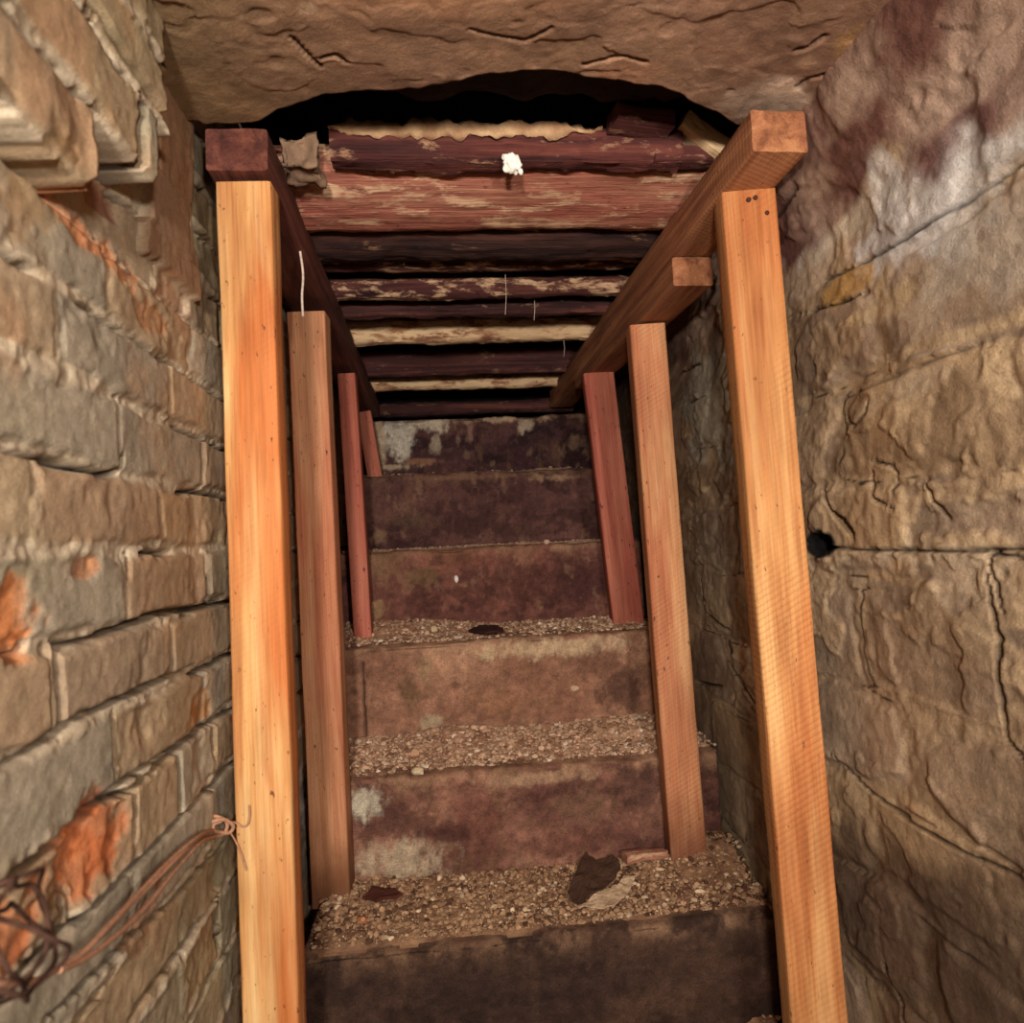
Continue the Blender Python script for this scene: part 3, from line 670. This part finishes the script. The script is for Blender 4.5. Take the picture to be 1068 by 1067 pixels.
def tube(name, pts, rad, mat, res=8, parent=None, closed=False):
    cu = bpy.data.curves.new('c', 'CURVE'); cu.dimensions = '3D'; cu.bevel_depth = rad; cu.bevel_resolution = 2; cu.resolution_u = res; cu.use_fill_caps = True
    sp = cu.splines.new('BEZIER'); sp.bezier_points.add(len(pts) - 1)
    for bp, p in zip(sp.bezier_points, pts):
        bp.co = tuple(W(p)); bp.handle_left_type = bp.handle_right_type = 'AUTO'
    sp.use_cyclic_u = closed
    t = bpy.data.objects.new('t', cu); COL.objects.link(t)
    bpy.context.view_layer.update()
    me = bpy.data.meshes.new_from_object(t.evaluated_get(bpy.context.evaluated_depsgraph_get()))
    bpy.data.objects.remove(t); bpy.data.curves.remove(cu)
    me.materials.clear()
    me.polygons.foreach_set('use_smooth', [True]*len(me.polygons))
    return link(name, me, mat)

bpy.context.view_layer.update()
# nails driven into the head of the right front post, a peeling pale splinter on the left beam
for px, py in ((781, 208), (788, 206), (800, 222)):
    p = onY(px, py, 1.040); o = blob('nail', p, (.004, .003, .004), M_nail, 5, sub=2, amp=.1); attach(o, post_objs[1])
sp = tube('splinter', [onX(313, 262, -.240), onX(316, 285, -.239), onX(315, 310, -.240), onX(316, 330, -.238)], .0022, M_web)
sp['label'] = 'pale peeling splinter'; attach(sp, hl)

# ------------------------------------------------------------------ old timbers over the stair
def joist(y, z0, z1, depth, mat, s, x0, x1, label, rough=.004, tilt=0.0, name='roof_timber', prof=None):
    """lies across X; local X -> world Y (depth), local Y -> world Z"""
    if prof is None:
        h = z1 - z0; b = min(h, depth)*.22
        q = [(b, 0), (depth - b, 0), (depth, b), (depth, h - b), (depth - b, h), (b, h), (0, h - b), (0, b)]
    else:
        q = [(a - y, c - z0) for a, c in prof]
    pts = []
    for i in range(len(q)):
        p, r = np.array(q[i]), np.array(q[(i+1) % len(q)]); ln = np.linalg.norm(r - p); kk = max(1, int(ln/.008))
        pts += [p + (r - p)*t/kk for t in range(kk)]
    me = timber_mesh(x1 - x0, 0, 0, wob=.004, s=s, profile=pts, rough=rough, nseg=int((x1 - x0)/.007))
    o = link(name, me, mat)
    M = Matrix(((0, 0, 1), (1, 0, 0), (0, 1, 0))).to_4x4(); M.translation = Vector(W((x0, y, z0)))
    o.matrix_world = M @ Matrix.Rotation(0, 4, 'Z')
    if tilt: o.rotation_euler.rotate_axis('Y', tilt) 
    return tag(o, label, 'beam', 'old timbers over the stair')

A = joist(1.12, .634, .694, .055, M_oldA, 21, -.165, .43, 'nearest roof timber, rotten dark red, pale crust along its top', .006, name='roof_timber')
B = joist(1.16, .60, .68, .2, M_oldB, 22, -.315, .50, 'broad weathered reddish board just behind the nearest roof timber', .004, name='roof_board',
          prof=[(1.178, .668), (1.185, .645), (1.225, .625), (1.275, .609), (1.315, .602), (1.34, .610), (1.352, .632), (1.34, .665), (1.22, .70), (1.182, .69)])
B2 = joist(1.36, .59, .66, .14, M_oldC, 30, -.325, .50, 'dark rounded piece added as the shaded rear underside of the broad weathered board', .006,
           prof=[(1.362, .640), (1.37, .615), (1.40, .600), (1.44, .597), (1.48, .606), (1.50, .630), (1.49, .66), (1.44, .68), (1.39, .67)])  # added piece, the board's underside shade put into its colour
C0 = joist(1.525, .618, .644, .04, M_half, 29, -.325, .50, 'narrow dark lath close behind the broad weathered board', .003)
C1 = joist(1.64, .594, .640, .045, M_half, 23, -.325, .50, 'thin dark roof timber second behind the broad board, pale streak at left', .004)
C2 = joist(1.755, .584, .624, .045, M_old, 24, -.325, .50, 'thin blackish roof timber just before the bright pale crusted one', .004)
D = joist(1.975, .582, .650, .055, M_pale, 25, -.325, .50, 'bright pale crusted roof timber in the middle of the roof', .004)
E_ = joist(2.30, .562, .650, .05, M_old, 26, -.325, .50, 'deep blackish roof timber between the two pale crusted ones', .004)
F_ = joist(2.475, .553, .602, .04, M_pale, 27, -.325, .50, 'farthest pale crusted roof timber, low above the topmost step', .004)
G = joist(2.70, .500, .550, .06, M_old, 28, -.325, .52, 'last dark red roof timber resting on the topmost step', .004)
bpy.context.view_layer.update()
# pale crumbly crust lying along the top of the nearest timber
n = 90; xs = np.linspace(-.165, .29, n); pv = []; prof = [(a, b) for a, b in [(-.004, -.014), (-.007, -.004), (-.004, .006), (.006, .013), (.03, .016), (.06, .012), (.06, -.002), (.01, -.004)]]
m = len(prof)
for x in xs:
    e = max(.15, min(1, (x + .165)/.03, (.29 - x)/.09))
    for a, b in prof: pv.append((x, 1.122 + a, .684 + b*e*1.2))
pv = np.array(pv); pv += np.stack([0*pv[:, 0], .007*fbm(pv*60, 4, 3), .014*fbm(pv*45, 5, 4)], -1)
fc = [(i*m + j, i*m + (j+1) % m, (i+1)*m + (j+1) % m, (i+1)*m + j) for i in range(n-1) for j in range(m)] + [tuple(range(m-1, -1, -1)), tuple(range((n-1)*m, n*m))]
cr = link('crust', mesh_from(pv + [0, 0, EYE], [f[::-1] for f in fc], mixc(lin((204, 168, 128)), lin((150, 110, 80)), .5 + 1.1*fbm(pv*45, 4, 6))), M_small)
cr['label'] = 'pale crumbly crust'; attach(cr, A)

# white fungus on the nearest timber
p = onY(534, 171, 1.115)
fg = blob('fungus', p, (.015, .012, .0165), M_white, 4, amp=.55, freq=1.8, sub=4); tag(fg, 'small bright white fungus lump hanging under the nearest roof timber', 'fungus')
for a, b, r in ((526, 164, .0045), (528, 175, .004), (543, 179, .0045)):
    o = blob('bulge', onY(a, b, 1.112), (r, r, r*1.2), M_white, int(a), amp=.3); attach(o, fg)

# loose stone wedged at the left end, broken laths at the right end
st = rough_slab('wedge_stone', -.243, -.182, 1.10, 1.16, .608, .662, [(150, 122, 96), (104, 80, 66)], M_small, .028, 33, .005)
tag(st, 'pale loose stone wedged on the left beam beside the nearest roof timber', 'stone')
def frag(px, py, y, L, w, d, ang, mat, s, name, label, cat, group=None):
    p = onY(px, py, y); v = np.array([math.cos(ang), .15, math.sin(ang)])*L/2
    o = timber(name, p - v, p + v, w, d, mat, s, side=(0, 1, 0), rough=.003, wob=.003)
    return tag(o, label, cat, group)
frag(732, 146, 1.135, .095, .05, .03, -.55, M_pale, 41, 'broken_lath', 'broken pale lath sloping down at the right end of the nearest roof timber', 'lath', 'broken laths at the right')
frag(708, 166, 1.150, .11, .04, .025, .08, M_oldA, 42, 'broken_lath', 'dark red splintered lath lying under the sloping broken lath', 'lath', 'broken laths at the right')
frag(668, 128, 1.10, .10, .05, .03, -.05, M_oldA, 43, 'broken_lath', 'red-brown broken lath end beside the pale crust, left of the sloping lath', 'lath', 'broken laths at the right')

# cobweb threads hanging from the timbers
for k, (px, y0, y1, d, lab) in enumerate([(527, 286, 328, 1.60, 'longest cobweb thread hanging at the centre of the roof'), (557, 308, 334, 1.72, 'cobweb thread hanging just right of the longest thread'),
                                          (421, 262, 276, 1.50, 'short cobweb thread under the left of the broad board'), (588, 355, 372, 2.0, 'short cobweb thread below the right of the bright pale timber')]):
    a, b = onY(px, y0, d), onY(px, y1, d)
    tag(tube('cobweb_thread', [a, (a + b)/2 + np.array([.002, 0, 0]), b], .0007, M_web), lab, 'cobweb', 'cobweb threads under the roof')

# ------------------------------------------------------------------ rubble on the treads
def ico():
    bm = bmesh.new(); bmesh.ops.create_icosphere(bm, subdivisions=1, radius=1)
    v = np.array([x.co for x in bm.verts]); f = np.array([[w.index for w in q.verts] for q in bm.faces]); bm.free(); return v, f
IV, IF = ico()
def rubble(label, x0, x1, y0, y1, zt, hfun, count, cols, smin, smax, s, dens=None):
    """crumbled stone: a low bed with many little pieces in it, one object that nobody could count"""
    r = np.random.default_rng(s)
    xs = np.arange(x0, x1, .006); ys = np.arange(y0, y1, .006); X_, Y_ = np.meshgrid(xs, ys, indexing='ij'); n, m = X_.shape
    xf, yf = X_.ravel(), Y_.ravel(); h = hfun(xf, yf); h = np.maximum(h, 0)*(1 + .3*fbm(P3(xf*30, yf*30), 3, s)) + .003*fbm(P3(xf*70, yf*70), 3, s+1)
    e = np.minimum(np.minimum(xf - x0, x1 - xf), np.minimum(yf - y0, 9)); h = h*smooth(0, .02, e) - .003 - .004*(1 - smooth(0, .02, e))
    V = [np.stack([xf, yf, zt + h + EYE], -1)]; C = [mixc(lin(cols[0]), lin(cols[1]), .5 + fbm(P3(xf*30, yf*30), 4, s+2))]
    Fc = [np.array([f for f in grid_faces(n, m)])]; tris = []
    off = n*m
    px = r.uniform(x0 + .005, x1 - .005, count); py = r.uniform(y0 + .004, y1 - .004, count)
    if dens is not None:
        kp = r.uniform(0, 1, count) < dens(px, py); px, py = px[kp], py[kp]
    ph = np.maximum(hfun(px, py), 0)*.95 - .001
    k = len(px); sz = smin*(smax/smin)**(r.uniform(0, 1, k)**3.6)
    for i in range(k):
        q = IV*(1 + r.uniform(-.35, .35, (12, 1)))*sz[i]*np.array([1, r.uniform(.6, 1), r.uniform(.4, .8)])
        a = r.uniform(0, 6.28); ca, sa = math.cos(a), math.sin(a)
        q = np.stack([q[:, 0]*ca - q[:, 1]*sa, q[:, 0]*sa + q[:, 1]*ca, q[:, 2]], -1)
        V.append(q + [px[i], py[i], zt + ph[i] + sz[i]*.25 + EYE]); tris.append(IF + off); off += 12
        t = r.uniform(0, 1); ccol = lin(cols[0])*(1-t) + lin(cols[2])*t
        if r.uniform() < .12: ccol = lin(cols[3])
        if r.uniform() < .12: ccol = lin(cols[1])*.7
        C.append(np.repeat(ccol[None, :]*r.uniform(.75, 1.2), 12, 0))
    fl = [tuple(f) for f in Fc[0]] + [tuple(f) for t in tris for f in t]
    me = mesh_from(np.concatenate(V), fl, np.concatenate(C), False)
    return tag(link('rubble', me, M_grit), label, 'rubble', 'rubble on the treads', 'stuff')
c1 = [(168, 130, 98), (116, 82, 62), (196, 158, 122), (222, 196, 162)]
rubble('coarse grit and crumbs strewn over the lowest tread round the torn paper', -.30, .615, 1.345, 1.572, -.752,
       lambda x, y: .006 + .032*smooth(1.36, 1.57, y)*(.35 + .65*smooth(.25, .6, x)) + .03*np.exp(-((x - .56)/.07)**2 - ((y - 1.53)/.06)**2) + .010*smooth(.0, -.28, x)*smooth(1.34, 1.4, y),
       9000, c1, .0011, .0085, 3)
c2 = [(206, 164, 132), (170, 126, 98), (220, 184, 152), (240, 216, 188)]
rubble('pale crumbled stone spread thick over the second tread', -.33, .61, 1.60, 1.846, -.517,
       lambda x, y: .002 + .026*smooth(1.62, 1.84, y) + .012*fbm(P3(x*7, y*9), 3, 77), 8000, c2, .0012, .009, 5)
rubble('pale gravel heaped on the third tread between the red posts', -.33, .57, 1.868, 2.116, -.265,
       lambda x, y: .002 + .03*smooth(1.94, 2.11, y)*(.15 + .85*smooth(.15, -.1, x)) + .006*smooth(1.9, 2.1, y), 4200, c2, .0013, .008, 7)
rubble('thin line of pale crumbs along the fourth tread', -.33, .55, 2.14, 2.386, -.020, lambda x, y: .004 + .006*fbm(P3(x*12, y*9), 3, 5), 900, c2, .0018, .006, 9)
rubble('crumbs along the edge of the fifth tread below the short red post', -.33, .55, 2.41, 2.646, .240, lambda x, y: .003 + .006*fbm(P3(x*12, y*9), 3, 6), 700, c2, .0018, .006, 11)
rubble('gritty dirt in the corner at the foot of the lowest step', .30, .60, 1.16, 1.326, -.985, lambda x, y: .05*smooth(.38, .6, x)*smooth(1.18, 1.33, y), 700, c1, .0016, .007, 13)

# single stones and scraps that can be told apart
def stone(px, py, z, size, s, label, col, group='single stones on the treads', name='loose_stone', y=None):
    p = onZ(px, py, z) if y is None else onY(px, py, y)*[1, 1, 0] + np.array([0, 0, z])
    bm = bmesh.new(); bmesh.ops.create_icosphere(bm, subdivisions=3, radius=1); P = np.array([v.co for v in bm.verts])
    q = np.sign(P)*np.abs(P)**.75; q = q*(1 + .3*fbm(P*1.3 + s, 3, s))[:, None]*np.array(size)
    for v, w in zip(bm.verts, q): v.co = w
    me = bpy.data.meshes.new('m'); bm.to_mesh(me); bm.free()
    at = me.color_attributes.new('Col', 'FLOAT_COLOR', 'POINT'); c = np.ones((len(P), 4), np.float32); c[:, :3] = mixc(lin(col), lin(col)*.6, .4 + .6*fbm(P*3, 3, s)); at.data.foreach_set('color', c.ravel())
    return tag(link(name, me, M_small, None, tuple(W(p + np.array([0, 0, size[2]*.5])))), label, 'stone', group)
stone(381, 779, -.508, (.011, .010, .007), 1, 'pale rounded stone at the left of the second tread', (206, 182, 146))
stone(433, 787, -.510, (.012, .010, .010), 2, 'pinkish pebble on the second tread, right of the pale rounded stone', (208, 164, 130))
stone(436, 806, -.514, (.014, .009, .008), 3, 'whitish stone on the front edge of the second tread', (222, 198, 160))
stone(545, 850, -.735, (.006, .006, .005), 4, 'tiny pale crumb fallen close to the second riser', (210, 180, 150))
stone(378, 962, -.742, (.012, .010, .007), 5, 'small orange-brown stone on the lowest tread right of the pinkish post', (170, 108, 68))
stone(453, 658, -.244, (.010, .009, .010), 6, 'small whitish stone at the edge of the third tread left of the dark chip', (220, 190, 150))
stone(570, 566, -.020, (.009, .008, .008), 7, 'small pinkish white stone on the edge of the fourth tread', (226, 190, 164), y=2.137)
def shard(name, px_list, z, th, mat, label, cat, lift=0, s=1, col=None, group=None, bend=.0, crump=.008):
    pts = [onZ(a, b, z) for a, b in px_list]; n = len(pts); cen = np.mean(pts, 0)
    top = []; bot = []
    for k, p in enumerate(pts):
        u = lift[k] if isinstance(lift, (list, tuple)) else lift
        bot.append(p + [0, 0, u]); top.append(p + [0, 0, u + th])
    cu = (np.mean(lift) if isinstance(lift, (list, tuple)) else lift)
    V = np.array(bot + top + [cen + [0, 0, cu + bend], cen + [0, 0, cu + th + bend]])
    fc = []
    for k in range(n):
        j = (k+1) % n; fc += [(k, j, n + j, n + k), (n + k, n + j, 2*n + 1), (j, k, 2*n)]
    me = mesh_from(V + [0, 0, EYE], fc, None if col is None else mixc(lin(col), lin(col)*.7, .5 + fbm(V*40, 3, s)), False)
    bm = bmesh.new(); bm.from_mesh(me); bmesh.ops.recalc_face_normals(bm, faces=bm.faces)
    bmesh.ops.subdivide_edges(bm, edges=[e for e in bm.edges if e.calc_length() > th*1.5], cuts=5, use_grid_fill=True)
    P = np.array([v.co for v in bm.verts]); q = fbm(np.column_stack([P[:, :2]*38, P[:, 0]*0]), 4, s)*crump
    e = fbm(np.column_stack([P[:, :2]*90, P[:, 0]*0]), 3, s + 1)*crump*.5; e2 = fbm(np.column_stack([P[:, :2]*90, P[:, 0]*0 + 9]), 3, s + 1)*crump*.5
    for v, a, b, c in zip(bm.verts, q, e, e2): v.co.z += a; v.co.x += b; v.co.y += c
    bm.to_mesh(me); bm.free()
    return tag(link(name, me, mat), label, cat, group)
shard('paper_scrap', [(604, 949), (640, 950), (653, 938), (664, 922), (652, 922), (646, 930), (628, 934)], -.740, .0015, M_paper, 'torn pale scrap of paper lying on the lowest tread', 'paper', lift=[.004, .005, .006, .016, .018, .012, .012], bend=.002)
shard('paper_underside', [(592, 936), (603, 946), (616, 936), (640, 922), (648, 910), (640, 902), (622, 906), (612, 900), (602, 912), (598, 924)], -.738, .002, M_small, 'added curled dark leaf beside the torn paper scrap', 'underside', lift=[.006, .002, .004, .006, .016, .022, .016, .024, .014, .012], col=(84, 58, 44), bend=-.004)  # added piece for the dark underside of the crumpled paper
shard('wood_chip', [(488, 659), (505, 663), (526, 660), (520, 655), (500, 655)], -.248, .005, M_small, 'dark wood chip on the edge of the third tread', 'wood chip', lift=.002, col=(66, 34, 28))
shard('wood_chip', [(378, 937), (392, 943), (420, 937), (412, 931), (388, 931)], -.728, .006, M_small, 'red-brown wood chip in the grit right of the pinkish post', 'wood chip', lift=.002, col=(92, 46, 34))
p = onZ(676, 895, -.722)
ob = timber('wood_offcut', p + np.array([-.055, -.006, .009]), p + np.array([.04, .006, .006]), .034, .018, M_oldB, 51, side=(0, 1, 0), rough=.004, wob=.004); tag(ob, 'small reddish wood offcut lying at the foot of the tan post', 'offcut')
o = blob('paint_flake', onY(476, 604, 2.118), (.006, .004, .012), M_white, 9, amp=.3, sub=2); tag(o, 'tiny white flake stuck on the fourth riser', 'flake', 'white flakes on the risers')
o = blob('paint_flake', onY(600, 718, 1.848), (.012, .003, .008), M_paper, 12, amp=.4, sub=2); tag(o, 'small pale flake stuck on the tan third riser', 'flake', 'white flakes on the risers')

# ------------------------------------------------------------------ twine tied to the left front post
rp = bpy.data.objects.new('twine', None); COL.objects.link(rp); rp.location = tuple(W(onY(228, 862, 1.03)))
tag(rp, 'pinkish twine knotted round the left front post and trailing down the bricks', 'twine'); bpy.context.view_layer.update()
def tw(name, pxs, rad, mat, lab=None, closed=False):
    o = tube(name, [onX(a, b, y) if y < 0 else onY(a, b, y) for a, b, y in pxs], rad, mat, closed=closed); attach(o, rp)
    if lab: o['label'] = lab
    return o
tw('strand', [(222, 866, 1.01), (205, 874, -.318), (180, 895, -.316), (150, 926, -.314), (115, 964, -.312), (85, 995, -.310), (60, 1010, -.308)], .0026, M_rope)
tw('strand', [(226, 872, 1.01), (206, 882, -.317), (185, 905, -.315), (150, 948, -.312), (118, 978, -.310), (85, 1002, -.308), (62, 1012, -.306)], .0026, M_rope)
tw('strand', [(218, 868, 1.00), (190, 890, -.314), (165, 915, -.313), (130, 950, -.314), (96, 985, -.314)], .0024, M_rope)
tw('knot', [(216, 862, 1.01), (219, 853, 1.012), (230, 853, 1.018), (237, 860, 1.024), (232, 870, 1.022), (220, 871, 1.012), (216, 862, 1.006), (224, 856, 1.008), (240, 858, 1.024), (242, 866, 1.03), (230, 868, 1.018), (222, 862, 1.01), (231, 856, 1.02)], .0026, M_rope)
tw('tail', [(236, 856, 1.026), (245, 858, 1.036), (256, 862, 1.036), (260, 852, 1.036), (260, 840, 1.036)], .0013, M_rope)
tw('tail', [(240, 868, 1.03), (246, 878, 1.036), (252, 892, 1.037), (257, 908, 1.037)], .0013, M_rope)
rc = np.random.default_rng(4)
for k, (cx_, cy_, rx, ry) in enumerate([(10, 985, 40, 60), (-4, 990, 44, 44), (20, 968, 26, 50), (4, 1000, 56, 34)]):
    tw('coil', [(cx_ + rx*rc.uniform(.8, 1.2)*math.cos(a), cy_ + ry*rc.uniform(.8, 1.2)*math.sin(a), -.285 + .008*k + .012*math.sin(3*a + k)) for a in np.linspace(0, 2*math.pi, 9)[:-1]], .0016, M_rope2, 'dark tangled end of the twine', True)
tw('strand', [(60, 1010, -.308), (40, 1022, -.304), (10, 1026, -.302), (-20, 1020, -.30)], .0026, M_rope)

# ------------------------------------------------------------------ camera, light
cd = bpy.data.cameras.new('camera'); cam = bpy.data.objects.new('camera', cd); COL.objects.link(cam)
cd.sensor_width = 36.0; cd.sensor_fit = 'HORIZONTAL'; cd.lens = F/1068*36; cd.clip_start = .01
Mc = Matrix([list(R.T[i]) for i in range(3)]).to_4x4(); Mc.translation = (0, 0, EYE); cam.matrix_world = Mc
cd.dof.use_dof = True; cd.dof.focus_distance = 1.45; cd.dof.aperture_fstop = 5.6
SC.camera = cam

for lx, lz, en in ((-.12, .22, 118), (.32, .16, 78)):  # unseen pair standing in for one camera-side light, split to reach both walls
    sl = bpy.data.lights.new('stand_in_spot', 'SPOT'); so = bpy.data.objects.new('stand_in_spot', sl); COL.objects.link(so)
    sl.energy = en; sl.color = (1, .905, .81); sl.shadow_soft_size = .06; sl.spot_size = math.radians(106); sl.spot_blend = .9
    src = Vector((lx, -.62, EYE + lz)); so.location = src
    so.rotation_euler = (Vector((.12, 1.6, EYE + .12)) - src).to_track_quat('-Z', 'Y').to_euler()
w = bpy.data.worlds.new('dim'); SC.world = w; w.use_nodes = True
w.node_tree.nodes['Background'].inputs[0].default_value = (.9, .62, .5, 1); w.node_tree.nodes['Background'].inputs[1].default_value = .05
SC.view_settings.view_transform = 'Standard'; SC.view_settings.look = 'None'; SC.view_settings.gamma = 1; SC.view_settings.use_curve_mapping = False
SC.view_settings.exposure = 0.0
